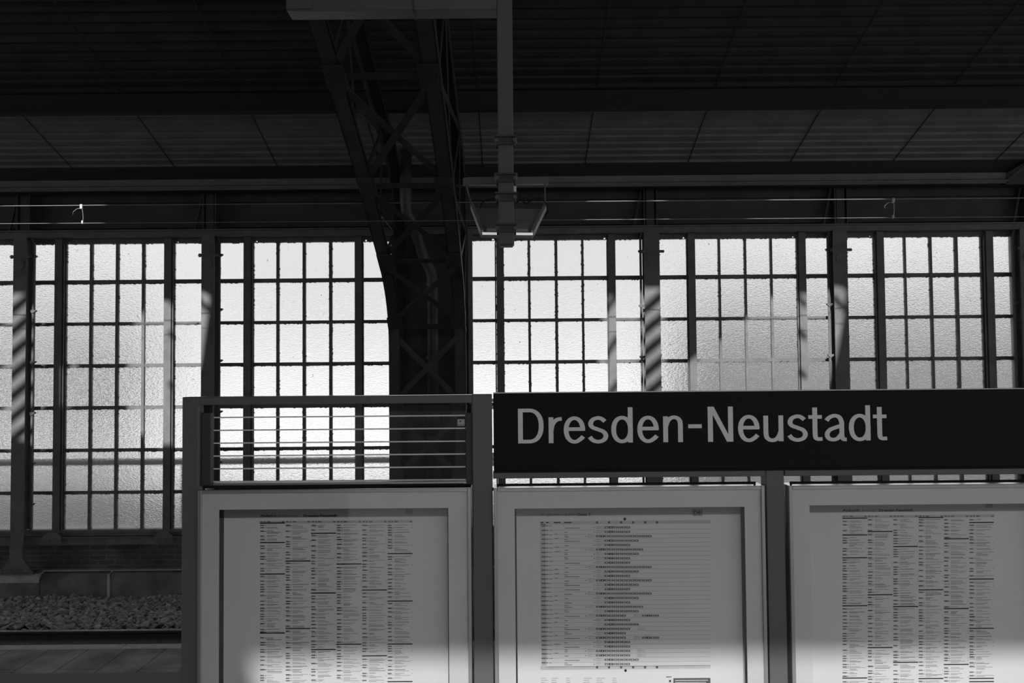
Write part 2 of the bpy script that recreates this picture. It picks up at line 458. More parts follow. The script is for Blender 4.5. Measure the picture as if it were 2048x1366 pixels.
# wall posts
ZG0 = HEAD; ZEV = at(250, 383, 13.3).z
def wall_post(xl, xr, label, rod_side, short=False):
    """xl, xr: px of the front flange"""
    a, b = X(xl, PF), X(xr, PF); c = (a + b) / 2
    z0 = zp + .01; z1 = HEAD
    r = empty('steel_post', (c, PF, z0), label, 'post', 'steel posts of the glazed wall')
    m_ = MB(); zk = zp + .22
    m_.box(a, b, PF, PF + .018, zk, z1).box(c - .012, c + .012, PF + .018, GD - .035, ZBOT + .001, z1)
    m_.box(a + .01, b - .01, GD - .06, GD - .035, ZBOT + .001, z1)
    m_.build('shaft', M['wall_steel'], r)
    f = MB().prism([(a, zk + .25), (b, zk + .25), (b, zk), (b + .17, z0), (a - .17, z0), (a, zk)], PF - .014, PF)
    f.box(a - .17, b + .17, PF - .05, PF + .2, z0 - .012, z0 + .012)
    for zz in (Z(1059, PF), Z(1084, PF)):
        for q in (a + .035, b - .035): f.rivet(q, PF - .0, zz, .018)
    for q in (a - .1, a + .02, b - .02, b + .1): f.rivet(q, PF - .014, z0 + .05, .016)
    f.build('foot_plate', M['wall_steel'], r)
    rd = MB(); xx = b + .035 if rod_side > 0 else a - .035
    rd.tube([(xx, PF + .13, ZBOT), (xx, PF + .13, ZTOP), (xx - .03 * rod_side, PF + .13, ZTOP + .07)], .018, 8)
    for py in (510, 620, 723, 826, 928, 1010):
        zz = Z(py, PF)
        rd.prism([(xx - .035, zz + .02), (xx + .05, zz + .02), (xx + .05, zz), (xx, zz - .03), (xx - .035, zz)], PF + .10, PF + .15)
    rd.build('guide_rod', M['wall_steel'], r)
    if xr - xl < 12: return r
    br = MB(); zz = Z(512, PF)
    br.box(a - .02, b + .06, PF - .012, PF, zz - .02, zz + .02).rivet(a - .02, PF - .005, zz, .03).rivet(b + .05, PF - .01, zz, .02)
    br.tube([(c, PF, zz - .12), (c, PF - .012, zz - .12)], .07, 14)
    br.build('clamp_band', M['wall_steel'], r)
    return r
wall_post(24.5, 51, 'dark steel wall post between the windows at the far left edge', 1)
wall_post(402, 428, 'dark steel wall post directly behind the left end of the railing', 1)
wall_post(1291, 1322, 'dark steel wall post crossed by diagonal light stripes above the station name', -1)
wall_post(1671, 1699, 'dark steel wall post with a light patch above the end of the station name', -1)
for a, b, lb in ((937, 946, 'thin dark wall post at the right edge of the arched truss'), (2047, 2076, 'dark wall post at the right edge of the picture')):
    wall_post(a, b, lb, -1)

# ------------------------------------------------------------------ girder above the windows
zl = HEAD
zA = at(250, 462, 13.2).z; zB = at(250, 404, 13.3).z; zC = at(250, 383, 13.3).z
g = MB()
g.box(XL0, XR0, 13.18, 13.46, zl - .0, zl + .03)
g.box(XL0, XR0, 13.16, 13.20, zl, zA)
g.box(XL0, XR0, 13.12, 13.24, zA - .012, zA + .006)
g.build('trim_11', M['wall_steel'])['kind'] = 'structure'
g2 = MB().box(XL0, XR0, 13.34, 13.46, zl, zC + .3)
g2.box(XL0, XR0, 13.28, 13.34, zB - .02, zB + .0).box(XL0, XR0, 13.30, 13.34, zB, zC + .1)
g2.box(XL0, XR0, 13.27, 13.34, zA + .05, zA + .065)
for k in range(150):
    x = -9.5 + k * .19
    if x < 9.5: g2.rivet(x, 13.30, (zB + zC) / 2 + .02, .012)
g2.build('girder_web', M['girder'])['kind'] = 'structure'
# stiffener posts of the girder with their diagonal knees
def stiff(px):
    b = MB(); x = X(px, 13.2, 430)
    b.box(x - .10, x - .08, 13.14, 13.34, zA, zC + .1).box(x + .08, x + .10, 13.14, 13.34, zA, zC + .1)
    b.box(x - .06, x + .06, 13.17, 13.34, zA, zC + .1)
    b.bar((x - .1, 13.22, zC + .05), (x - .24, 13.22, zA), .03, .04, (0, 1, 0))
    for zz in (zA + .06, zC - .05, zC + .0):
        for q in (-.17, .17):
            b.rivet(x + q, 13.30, zz, .014)
    b.build('girder_stiffener', M['girder'])['kind'] = 'structure'
for px in (50, 421, 1300, 1680, 2060, -322): stiff(px)

# eave beam carrying the roof edge
zE0, zE1 = at(250, 382, 12.9).z, at(250, 360, 12.9).z
e = MB().box(XL0, X(2012, 12.9, 360), 12.9, 13.0, zE0 + .03, zE1).box(XL0, X(2012, 12.9, 360), 12.82, 13.02, zE0 + .02, zE0 + .035)
e.tube([(XL0, 12.88, zE0 + .03), (X(2012, 12.9, 360), 12.88, zE0 + .03)], .035, 12)
e.build('eave_beam', M['eave'])['kind'] = 'structure'
# gusset and brace beside the last pier
b = MB(); xx = X(2016, 12.9, 360)
b.prism([(xx, zE0), (xx + .9, zE0), (xx + .9, zE1 + .6), (xx + .45, zE1 + .25), (xx, zE1)], 12.95, 13.05)
b.bar((xx - .05, 12.85, zE0 + .02), (xx + .6, 12.7, zE1 + .42), .05, .05, (0, 1, 0))
b.build('eave_gusset', M['girder'])['kind'] = 'structure'

# ------------------------------------------------------------------ roof
SL = .289; HW = 2.98 + CH           # slope, underside height at the wall plane
def rz(D): return HW + (13.4 - D) * SL
RIDGE = 2.0
def roof():
    b = MB(); pitch = .168; D = 13.62; a = math.atan(SL)
    prof = []
    while D > RIDGE + .1:
        prof += [(D, 0.0), (D - .085, 0.0), (D - .105, .05), (D - .145, .05)]
        D -= pitch
    prof.append((RIDGE, 0.0))
    n = len(prof)
    b.v = [(XL0, d, rz(d) + o) for d, o in prof] + [(XR0, d, rz(d) + o) for d, o in prof] + \
          [(XL0, d, rz(d) + .12) for d in (prof[0][0], RIDGE)] + [(XR0, d, rz(d) + .12) for d in (prof[0][0], RIDGE)]
    b.f = [(i, i + 1, n + i + 1, n + i) for i in range(n - 1)]
    b.f += [(2 * n, 2 * n + 1, 2 * n + 3, 2 * n + 2)]
    o = b.build('ceiling', M['deck']); o['kind'] = 'structure'
    o.data.materials.append(M['deck_shaded'])
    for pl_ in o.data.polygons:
        if pl_.center.y < 11.2: pl_.material_index = 1  # upper deck's weaker light put into a darker copy of the colour
    # sheet laps
    l = MB(); x = X(352, 13.1, 345) - 1.5 * 8
    while x < XR0:
        l.bar((x, 13.2, rz(13.2) - .004), (x + random.uniform(-.02, .02), RIDGE, rz(RIDGE) - .004), .014, .006, (0, SL, 1)); x += 1.5
    l.build('ceiling_seams', M['deckdark'])['kind'] = 'structure'
roof()
def purlin(D, h, fw=.16):
    z = rz(D) - .01
    b = MB().box(XL0, XR0, D - .006, D + .006, z - h, z)
    b.box(XL0, XR0, D - fw / 2, D + fw / 2, z - h - .012, z - h).box(XL0, XR0, D - fw / 2, D + fw / 2, z - .02, z - .008)
    b.build('purlin', M['purlin'])['kind'] = 'structure'
purlin(11.22, .26); purlin(8.9, .26); purlin(6.6, .26); purlin(4.3, .26)
# roof edge gap above the eave beam
MB().box(XL0, XR0, 13.05, 13.12, zE0, rz(13.1) + .02).build('roof_edge', M['purlin'])['kind'] = 'structure'

# unseen rear roof; added mask wall, dimming pane and stop wall shape the sun
HB = CH + 3.9
MB().box(XL0, XR0, -7.6, RIDGE, HB, HB + .2).build('unseen_rear_roof', M['inner'])['kind'] = 'structure'  # unseen flat roof, back edge placed to set the showcase shade line
def wp(px, py):
    """wall pixel -> point of the sun mask plane on the same sun ray"""
    p = at(px, py, PF); k = PF - RIDGE
    return (p.x + SUN_A * k, p.z + SUN_T * k)
holes = [[(1196, 628), (1216, 564), (1330, 564), (1336, 900), (1190, 900)],
         [(1374, 712), (1470, 640), (1540, 562), (1678, 560), (1691, 578), (1689, 610), (1685, 640), (1677, 690), (1668, 730), (1645, 810), (1600, 900), (1374, 900)],
         [(-80, 579), (62, 577), (66, 900), (-80, 930)],
         [(106, 722), (128, 700), (128, 770), (106, 805)],
         [(232, 640), (280, 572), (404, 563), (419, 590), (417, 622), (413, 642), (409, 670), (402, 722), (380, 810), (355, 900), (330, 950), (232, 830)]]
zt_ = rz(RIDGE) - .02
poly_o = [Vector((XL0, HB, 0)), Vector((XR0, HB, 0)), Vector((XR0, zt_ + .14, 0)), Vector((XL0, zt_ + .14, 0))]
ph = []
for h in holes:
    q = [wp(*p) for p in h]
    ph.append([Vector((x_, min(max(z_, HB + .02), zt_), 0)) for x_, z_ in q])
cl = MB(); allv = poly_o + [v for h in ph for v in h]
cl.v = [(v.x, RIDGE, v.y) for v in allv]
cl.f = [tuple(t) for t in tessellate_polygon([poly_o] + ph)]
o = cl.build('sun_mask_wall', M['inner']); o['kind'] = 'structure'  # unseen wall added, its holes cut to shape sun patches on the posts
sm = o.modifiers.new('solid', 'SOLIDIFY'); sm.thickness = .05
# bars added across the mask openings to stripe the sun patches
lt = MB()
for (pa, pb) in ((-80, 100), (1258, 1350)):
    for k in range(9):
        py = 610 + 43 * k
        p0 = wp(pa, py + (pb - pa) * .45 if pa > 0 else py + 60); p1 = wp(pb, py - (pb - pa) * .40 if pa > 0 else py - 90)
        lt.bar((p0[0], RIDGE + .06, p0[1]), (p1[0], RIDGE + .06, p1[1]), .12, .04, (0, 1, 0))
for (xa0, ya0, xb0, yb0) in ((393, 598, 428, 634), (326, 586, 356, 616), (326, 654, 356, 684), (326, 756, 356, 790), (1666, 596, 1700, 632), (1590, 574, 1618, 602), (1590, 640, 1618, 668), (1590, 720, 1618, 748), (1238, 576, 1210, 612), (1238, 664, 1210, 702), (1238, 756, 1210, 792)):
    p0, p1 = wp(xa0, ya0), wp(xb0, yb0)
    lt.bar((p0[0], RIDGE + .06, p0[1]), (p1[0], RIDGE + .06, p1[1]), .075, .04, (0, 1, 0))
lt.build('sun_mask_bars', M['inner'])['kind'] = 'structure'
MB().box(XL0, XR0, -15, -7.6, HB + .05, HB + .06).build('rear_dimmer', M['dimmer'])['kind'] = 'structure'  # unseen tinted pane added to weaken the sun reaching the showcases
RXE = X(492, 3.4, 1330) + SUN_A * 11.0
MB().box(XL0, RXE, -7.8, -7.6, -.6, HB).build('rear_sun_stop', M['inner'])['kind'] = 'structure'  # unseen wall added to cut off the showcase sun patch at its left

# ------------------------------------------------------------------ arched truss
XA, XB = -1.70, -.64
INT = [(12.42, -2.6), (12.42, -1.5), (12.42, -.45), (12.41, .2), (12.36, .66), (12.1, 1.05), (11.62, 1.38), (11.0, 1.66), (10.3, 1.98), (9.9, 2.14), (9.4, 2.33), (8.45, 2.66), (7.53, 2.97), (5.6, 3.53), (3.8, 4.05), (2.1, 4.54)]
EXT = [(13.28, -2.6), (13.28, -1.5), (13.28, -.45), (13.28, .2), (13.28, .66), (13.25, 1.2), (13.15, 1.9), (12.9, 2.7), (12.2, 3.06), (11.5, 3.22), (10.7, 3.45), (9.5, 3.80), (8.3, 4.14), (6.2, 4.75), (4.3, 5.28), (2.1, 5.9)]
def dense(pts, n=4):
    out = []
    for i in range(len(pts) - 1):
        p0, p1, p2, p3 = [Vector(pts[min(max(j, 0), len(pts) - 1)]) for j in (i - 1, i, i + 1, i + 2)]
        for k in range(n):
            t = k / n
            out.append(.5 * ((2 * p1) + (-p0 + p2) * t + (2 * p0 - 5 * p1 + 4 * p2 - p3) * t * t + (-p0 + 3 * p1 - 3 * p2 + p3) * t ** 3))
    out.append(Vector(pts[-1])); return out
def sweep(b, pts, x0, x1, n0, n1):
    """rectangular section x0..x1, n0..n1 (outwards from the path) swept along (depth, height) points"""
    k = len(b.v); m = len(pts)
    for i, p in enumerate(pts):
        d = (pts[min(i + 1, m - 1)] - pts[max(i - 1, 0)]).normalized()
        n = Vector((d.y, -d.x))            # outwards: away from the track when going up
        for (xx, nn) in ((x0, n0), (x1, n0), (x1, n1), (x0, n1)):
            q = p + n * nn; b.v.append((xx, q.x, CH + q.y))
    for i in range(m - 1):
        for j in range(4): b.f.append((k + 4 * i + j, k + 4 * i + (j + 1) % 4, k + 4 * i + 4 + (j + 1) % 4, k + 4 * i + 4 + j))
    b.f.append((k, k + 1, k + 2, k + 3)); e_ = k + 4 * (m - 1); b.f.append((e_ + 3, e_ + 2, e_ + 1, e_))
tr = empty('arched_truss', ((XA + XB) / 2, 12.8, 0), 'tall dark riveted lattice column curving forward into the roof', 'truss')
di, de = dense(INT), dense(EXT)
for nm, path, inv in (('front_chord', di, 1), ('rear_chord', de, -1)):
    for (a, b_, wx) in ((XA, XA + .16, XA), (XB - .16, XB, XB)):
        c = MB(); sweep(c, path, a, b_, 0, .014 * inv)
        ww = (XA, XA + .014) if wx == XA else (XB - .014, XB)
        sweep(c, path, ww[0], ww[1], 0, .15 * inv)
        w2 = (XA + .146, XA + .160) if wx == XA else (XB - .160, XB - .146)
        sweep(c, path, w2[0], w2[1], 0, .06 * inv)
        c.build(nm, M['truss'], tr)
def P3(x, dh): return Vector((x, dh[0], CH + dh[1]))
stn = [0, 1, 2, 4, 6.25, 8.8, 11.28, 12.6, 13.4, 14.2, 15]
def ip(pts, t):
    i = int(t); f = t - i
    if i >= len(pts) - 1: return Vector(pts[-1])
    return Vector(pts[i]).lerp(Vector(pts[i + 1]), f)
xi0, xi1 = XA + .10, XB - .10
for s0, s1 in zip(stn[:-1], stn[1:]):
    p, q = ip(INT, s0), ip(INT, s1); d = (q - p); L = d.length; d.normalize(); n = Vector((d.y, -d.x))
    nn = (0, n.x, n.y)
    g_ = .02; o1 = n * g_
    pa, qa = p + o1 + d * .12, q + o1 - d * .12
    MB().bar(P3(xi0, pa), P3(xi1, qa), .075, .012, nn).build('lattice_bar', M['truss'], tr)
    MB().bar(P3(xi1, pa + n * .014), P3(xi0, qa + n * .014), .075, .012, nn).build('lattice_bar', M['truss'], tr)
    pb = p + o1
    MB().bar(P3(xi0, pb), P3(xi1, pb), .085, .014, nn).build('batten', M['truss'], tr)
    for xx, sg in ((XA + .08, 1), (XB - .08, -1)):
        gp = MB()
        q0 = ip(INT, s0) - n * .006
        a0 = P3(xx - .085, q0 - d * .22); a1 = P3(xx + .085, q0 - d * .22)
        gp.bar(P3(xx + sg * .02, q0 - d * .2), P3(xx + sg * .02, q0 + d * .2), .20, .012, nn)
        for kk in range(4):
            for ss in (-.05, .06):
                c_ = P3(xx + ss, q0 + d * (-.15 + .1 * kk) - n * .006)
                gp.bar(c_ - Vector((.014, 0, 0)), c_ + Vector((.014, 0, 0)), .028, .014, nn)
        gp.build('gusset_plate', M['truss'], tr)
    # side lattices
    for xx in (XA + .02, XB - .02):
        r0, r1 = ip(EXT, s0), ip(EXT, s1)
        MB().bar(P3(xx, p), P3(xx, r1), .07, .012, (1, 0, 0)).build('lattice_bar', M['truss'], tr)
        MB().bar(P3(xx, r0), P3(xx, q), .07, .012, (1, 0, 0)).build('lattice_bar', M['truss'], tr)
        MB().bar(P3(xx, p), P3(xx, r0), .07, .014, (1, 0, 0)).build('lattice_bar', M['truss'], tr)
MB().box(XA - .08, XB + .08, 12.3, 13.1, -.62, -.0).build('foot_block', M['plinth'], tr)
# dark steel diaphragm at the back of the column
MB().box(XA + .02, XB - .02, 13.24, 13.27, 0, CH + 2.2).build('back_plate', M['truss'], tr)

# rainwater pipe inside the truss
rp_ = empty('rainwater_pipe', (X(866, 12.9), 12.9, 0), 'dark rainwater pipe with an offset bend inside the truss column', 'pipe')
xp, xq = X(866, 12.9), X(811, 12.6, 350)
pp = [(xp, 12.9, -.5), (xp, 12.9, CH + 1.35), (xp - .02, 12.9, CH + 1.5), (xp - .12, 12.85, CH + 1.72), (xq + .10, 12.72, CH + 2.12), (xq + .02, 12.65, CH + 2.3), (xq, 12.6, CH + 2.45), (xq, 12.6, rz(12.6) - .02)]
MB().tube(pp, .088, 20).build('pipe', M['pvc'], rp_, True)
cl_ = MB()
for zz in (CH + 1.3, CH + .25, CH - .9): cl_.tube([(xp, 12.9, zz - .02), (xp, 12.9, zz + .03)], .105, 20)
cl_.build('pipe_collar', M['pvc'], rp_)

# ------------------------------------------------------------------ overhead line
def wire_run(D, py0, py1, r, label, sag=0):
    p0, p1 = at(0, py0, D), at(2048, py1, D)
    d = (p1 - p0) / (p1.x - p0.x)
    pts = [p0 + d * (x_ - p0.x) for x_ in (XL0, -12, -8, -4, 0, 4, 8, 12, XR0)]
    o = MB().tube(pts, r, 8).build('overhead_wire', M['wire']); return tag(o, label, 'wire')
wire_run(10.6, 412, 396, .0055, 'upper overhead wire, thin and bright, strung below the roof')
wire_run(10.6, 447.5, 433.5, .004, 'lower overhead wire strung just above the windows')
for px, lb in ((163, 'small wire dropper clipped between the overhead wires at the left'), (1786, 'small wire dropper clipped between the overhead wires at the right')):
    p, q = at(px, 410.5 if px < 500 else 398, 10.6), at(px + (2 if px < 500 else 0), 446 if px < 500 else 435, 10.6)
    d_ = empty('wire_dropper', p, lb, 'wire dropper')
    MB().tube([p, p + (q - p) * .35 + Vector((.01, 0, 0)), p + (q - p) * .7 + Vector((.012, 0, 0)), q], .004, 6).build('dropper_wire', M['wire'], d_)
    MB().bbox(p.x - .016, p.x + .016, 10.585, 10.615, p.z - .045, p.z + .012, .004).build('clip', M['wire'], d_)
    MB().bbox(q.x - .012, q.x + .012, 10.588, 10.612, q.z - .01, q.z + .03, .004).build('clip', M['wire'], d_)
    s = -1
    MB().tube([p + Vector((0, 0, -.03)), p + Vector((-.06, 0, -.045)), p + Vector((-.1, 0, -.08)), p + Vector((-.1, 0, -.11))], .002, 5).build('loose_end', M['wire'], d_)

# ------------------------------------------------------------------ hanging mast with arm
HD = 6.0
mx0, mx1 = at(995.5, 250, HD).x, at(1026.5, 250, HD).x
zbot = at(1010, 489, HD).z; zarm0 = at(800, 20, HD).z
hm = empty('hanging_mast', ((mx0 + mx1) / 2, HD, zbot), 'grey square mast hanging from a horizontal box arm in front of the truss', 'mast')
mw_ = mx1 - mx0
MB().bbox(mx0, mx1, HD, HD + mw_, zbot, zarm0 + .5, .008).build('mast_tube', M['hanger'], hm)
MB().box(mx0 + .01, mx1 - .01, HD + .01, HD + mw_ - .01, zbot - .008, zbot).build('end_cap', M['clamp'], hm)
ax0 = at(573, 10, HD).x
a_ = MB().bbox(ax0, mx0, HD, HD + .16, zarm0, zarm0 + .16, .006)
a_.build('arm', M['hanger'], hm)
xs_ = at(827, 10, HD).x
MB().box(xs_ - .006, xs_ + .006, HD - .006, HD + .166, zarm0 - .004, zarm0 + .166).build('arm_joint', M['clamp'], hm)
MB().box(ax0 + .0, ax0 + .17, HD - .01, HD + .17, zarm0 + .01, zarm0 + .168).build('end_bracket', M['hanger'], hm)
for xx in (XA + .1, XB - .1):
    MB().box(xx - .05, xx + .05, HD + .03, HD + .13, zarm0 + .16, CH + 3.40).build('hanger_strut', M['hanger'], hm)
for py in (275, 350, 388, 450):
    zz = at(1010, py, HD).z; c = MB(); xm = (mx0 + mx1) / 2
    c.box(xm - .078, xm + .078, HD - .045, HD + .15, zz - .004, zz + .006)
    c.box(xm - .066, xm + .066, HD - .02, HD - .008, zz - .05, zz - .004).box(xm - .066, xm + .066, HD + mw_ + .008, HD + mw_ + .02, zz - .05, zz - .004)
    c = c.build('pipe_clamp', M['clamp'], hm)
    for s in (-1, 1):
        k_ = MB().tube([(xm + s * .06, HD - .04, zz - .028), (xm + s * .06, HD + .14, zz - .028)], .008, 6)
        k_.tube([(xm + s * .06, HD - .045, zz - .028), (xm + s * .06, HD - .03, zz - .028)], .014, 6)
        k_.build('clamp_bolt', M['hanger'], c)
# white tag on the side of the mast
zz0, zz1 = at(1028, 385, HD).z, at(1028, 371, HD).z
tag(MB().box(mx1, mx1 + .018, HD + .02, HD + .05, zz0, zz1).build('side_label', M['lamp_rim'], hm), 'small white block on the mast side')

# lamp tray hung behind the mast
LD = 6.3
lp = empty('hanging_lamp', (at(1016, 440, LD).x, LD, at(1016, 468, LD).z), 'trapezoid metal lamp tray hanging behind the square mast', 'lamp')
def q_(px, py, D=LD): return at(px, py, D)
tl, trr, br_, bl = q_(944, 416, LD + .25), q_(1090, 418, LD + .25), q_(1065, 470), q_(964, 469)
def tray():
    b = MB(); n = (br_ - bl).cross(tl - bl).normalized()
    if n.y > 0: n = -n
    t = -n * .03
    b.hexa([bl, br_, trr, tl, bl + t, br_ + t, trr + t, tl + t])
    b.build('tray', M['lamp'], lp)
    r = MB()
    for p, q in ((bl, tl), (br_, trr)): MB().bar(p - t * .5, q - t * .5, .022, .05, n).build('side_rim', M['lamp'], lp)
    dn = (bl - tl).normalized() * .010
    MB().bar(bl - t * .5 + dn, br_ - t * .5 + dn, .010, .014, n).build('glowing_rim', M['glow'], lp)  # front rim of the tray, emission added to make it bright
    x = MB(); m0, m1 = bl.lerp(tl, .18), br_.lerp(trr, .18)
    x.bar(m0.lerp(m1, .12) + n * .02, m0.lerp(m1, .88) + n * .02, .07, .025, n)
    x.build('gear_box', M['lamp'], lp)
tray()
top_l, top_r = q_(928, 362, LD + .1), q_(1091, 366, LD + .1)
MB().bar(q_(926, 364, LD + .1), q_(1097, 362, LD + .1), .05, .04, (0, 1, 0)).build('cross_bar', M['hanger'], lp)
MB().tube([q_(933, 369, LD + .1), q_(938, 392, LD + .1), q_(942, 405, LD + .2), tl], .007, 8).build('hanger_rod', M['hanger'], lp)
MB().tube([q_(1090, 369, LD + .1), q_(1090, 402, LD + .15), trr], .006, 8).build('hanger_rod', M['hanger'], lp)
xm = (mx0 + mx1) / 2
MB().box(xm - .03, xm + .03, HD + mw_, LD + .1, at(1010, 366, HD + .2).z, at(1010, 356, HD + .2).z).build('mast_bracket', M['clamp'], lp)
cb = MB().tube([q_(1030, 408), q_(1040, 400), q_(1052, 406), q_(1062, 402), q_(1075, 397), q_(1088, 400), q_(1094, 412), q_(1096, 424), q_(1090, 432, LD + .1)], .005, 6)
cb.tube([q_(1040, 399), q_(1050, 396), q_(1058, 400), q_(1055, 408), q_(1046, 405)], .004, 6)
cb.tube([q_(960, 416, LD + .2), q_(963, 406), q_(972, 400), q_(990, 397)], .005, 6)
cb.build('cable', M['dark'], lp)

# ------------------------------------------------------------------ information stand
D1 = 3.4
def nx(px, py=1000, D=D1): return at(px, py, D).x
def nz(py, px=700, D=D1): return at(px, py, D).z
ztopL = nz(793, 383)
pd = .075
def near_post(xa_, xb_, ztop, label, yref):
    a, b = nx(xa_, yref), nx(xb_, yref)
    p = empty('stand_post', ((a + b) / 2, D1 + .04, 0), label, 'post', 'posts of the information stand')
    MB().bbox(a, b, D1, D1 + pd, 0.012, ztop, .003).build('shaft', M['near_steel'], p)
    MB().bbox(a - .06, b + .06, D1 - .06, D1 + pd + .06, 0, .012, .003).build('base_plate', M['near_steel'], p)
    return p
zr1 = nz(791.5, 700)
near_post(364, 397.5, zr1, 'grey square post at the left end of the information stand', 900)
near_post(945, 984, zr1 + .001, 'grey square post between the clear railing panel and the station sign', 900)
near_post(1533, 1569, nz(940, 1550), 'grey square post under the station sign, between two showcases', 1000)
near_post(2121, 2158, nz(936, 2130), 'grey square post beyond the right showcase under the sign', 1000)
# top rail
xa1, xb1 = nx(397.9, 800), nx(944.4, 800)
r_ = MB().bbox(xa1, xb1, D1, D1 + pd, nz(808, 700), zr1, .003).build('top_rail', M['near_steel'])
MB().box(xa1 + .002, xb1 - .002, D1 + .001, D1 + pd - .002, zr1, zr1 + .001).build('rail_cap', M['polish'], r_)
tag(r_, 'grey metal rail across the top between the two left posts', 'rail')
# glass screen with pale lines
gs = empty('glass_screen', (nx(670), D1 + .03, nz(972)), 'clear glass screen with thin pale horizontal lines under the rail', 'screen')
gy = D1 + .035
MB().box(nx(417, 900), nx(932, 900), gy, gy + .008, nz(970), nz(824.5, 670)).build('glass', M['sglass'], gs)
for (a, b) in ((398.5, 418), (931, 944.5)):
    s_ = MB().bbox(nx(a, 900) + .001, nx(b, 900), D1 + .02, D1 + .06, nz(972), nz(826, 410 if a < 500 else 940), .002)
    s_.build('side_clamp', M['post_dark'], gs)
    zz = nz(809, 410 if a < 500 else 940)
    MB().box(nx(a + 4, 900), nx(b - 3, 900), D1 + .025, D1 + .055, nz(826, 410 if a < 500 else 940), zz).build('hanger', M['dark'], gs)
for k in range(6):
    zz = nz(836 + 25.9 * k - 2.2, 670)
    MB().box(nx(422, 900), nx(930, 900), gy - .006, gy - .001, zz - .0024, zz + .0024).build('pale_line', M['letters'], gs)
MB().bbox(nx(422, 960), nx(933, 960), gy - .012, gy + .02, nz(971.5, 670), nz(966, 670), .001).build('bottom_rail', M['alu'], gs)
MB().box(nx(422, 960), nx(941, 960), gy - .01, gy + .03, nz(976.0, 670), nz(972.2, 670)).build('gasket', M['dark'], gs)
sk = empty('sticker', (nx(920, 844), gy, nz(844, 920)), 'small square pictogram sticker at the upper right of the glass screen', 'sticker')
MB().box(nx(914, 844), nx(928.5, 844), gy - .009, gy - .0065, nz(850, 921), nz(839, 921)).build('label', M['ink_tint'], sk)
t = MB(); t.prism([(nx(917.5, 842), nz(842, 920)), (nx(922.5, 842), nz(842, 920)), (nx(920, 842), nz(845.5, 920))], gy - .0105, gy - .0091)
t.box(nx(914, 837), nx(928.5, 837), gy - .009, gy - .0065, nz(837.3, 921), nz(835.6, 921))
t.build('pictogram', M['ink'], sk)
MB().box(nx(914, 852), nx(928.5, 852), gy - .009, gy - .0065, nz(852.3, 921), nz(850.8, 921)).build('strip', M['ink_tint'], sk)

# station sign
sg = empty('station_sign', (nx(1500, 860), D1, nz(940, 1500)), 'long dark station name sign with pale letters above the showcases', 'sign')
sx0, sx1 = nx(987, 860), nx(2180, 860)
sz0, sz1 = nz(941.5, 1000), nz(786.8, 1000)
SF = D1 - .004
MB().bbox(sx0, sx1, SF, D1 + .06, sz0, sz1, .003).build('panel', M['sign'], sg)
MB().box(sx0, sx1, SF + .002, D1 + .058, sz0 - .008, sz0).build('lower_edge', M['dark'], sg)
MB().box(sx0, sx1, SF + .001, D1 + .059, sz1, sz1 + .003).build('upper_edge', M['alu'], sg)
for py in (801, 815, 910, 929):
    zz = nz(py, 985)
    MB().box(nx(984.2, 860), sx0 + .002, SF + .01, D1 + .03, zz - .0065, zz + .0065).build('gap_light', M['lamp_rim'], sg)  # white blocks stand in for light showing through gaps beside the post
bx = MB().bbox(nx(986, 950), nx(1532, 950), D1 + .003, D1 + .07, nz(955.8, 1200), nz(943.5, 1200), .002)
tag(bx.build('cross_rail', M['near_steel']), 'grey rail under the sign above the middle showcase', 'rail', 'rails under the sign')
bx = MB().bbox(nx(1570, 950), nx(2120, 950), D1 + .003, D1 + .07, nz(955.8, 1200), nz(943.5, 1200), .002)
tag(bx.build('cross_rail', M['near_steel']), 'grey rail under the sign above the right showcase', 'rail', 'rails under the sign')

# lettering drawn with a flat pen
def arc(cx, cy, rx, ry, a0, a1, n=22, e=2.0):
    out = []
    for i in range(n + 1):
        a = math.radians(a0 + (a1 - a0) * i / n); c, s = math.cos(a), math.sin(a)
        out.append((cx + rx * math.copysign(abs(c) ** (2 / e), c), cy + ry * math.copysign(abs(s) ** (2 / e), s)))
    return out
def spl(pts, n=6):
    return [tuple(p) for p in dense(pts, n)]
def zz1(pts, x0, base, s): return [((x_ - x0) / s, (base - y_) / s) for x_, y_ in pts]
G = {}
G['D'] = [([(4.9, 0), (4.9, 69.2)], 0), ([(4.9, 65.6), (22, 65.6)] + arc(22, 34.6, 24.3, 31, 90, -90, 26, 2.3)[1:] + [(4.9, 3.6)], 0)]
G['r'] = [([(4.9, 0), (4.9, 51.6)], 0), (spl([(5.4, 26), (7.4, 36), (12.5, 43.5), (19, 47.4), (26.5, 48.2)]), 0)]
G['e'] = [([(5, 27.6), (41.9, 27.6)], 0), ([(37.9, 25.5)] + arc(21.1, 25.9, 16.6, 23.5, 4, 300, 34, 2.1) + [(33.6, 8.0), (38.6, 13.0)], 0)]
G['s'] = [(spl(zz1([(1022, 292), (985, 263), (943, 255), (890, 274), (868, 318), (888, 354), (945, 377), (1005, 402), (1031, 445), (1010, 490), (950, 509), (892, 494), (858, 458)], 840, 521, 5.389)), 0)]
G['d'] = [([(38.1, 0), (38.1, 70.2)], 0), (arc(21.5, 26.0, 16.8, 23.6, 0, 360, 40, 2.15), 0)]
G['n'] = [([(4.9, 0), (4.9, 51.4)], 0), (spl([(5.6, 32), (8.6, 41), (14, 47), (21, 49.6), (28.6, 47.8), (33.4, 42), (34.5, 34)]) + [(34.5, 0)], 0)]
G['u'] = [([(35.1, 0), (35.1, 51.4)], 0), ([(4.9, 51.2), (4.9, 19)] + spl([(4.9, 17), (6.2, 9), (11, 3.8), (17.6, 2.0), (25, 4), (31, 10.5), (34.4, 19)]), 0)]
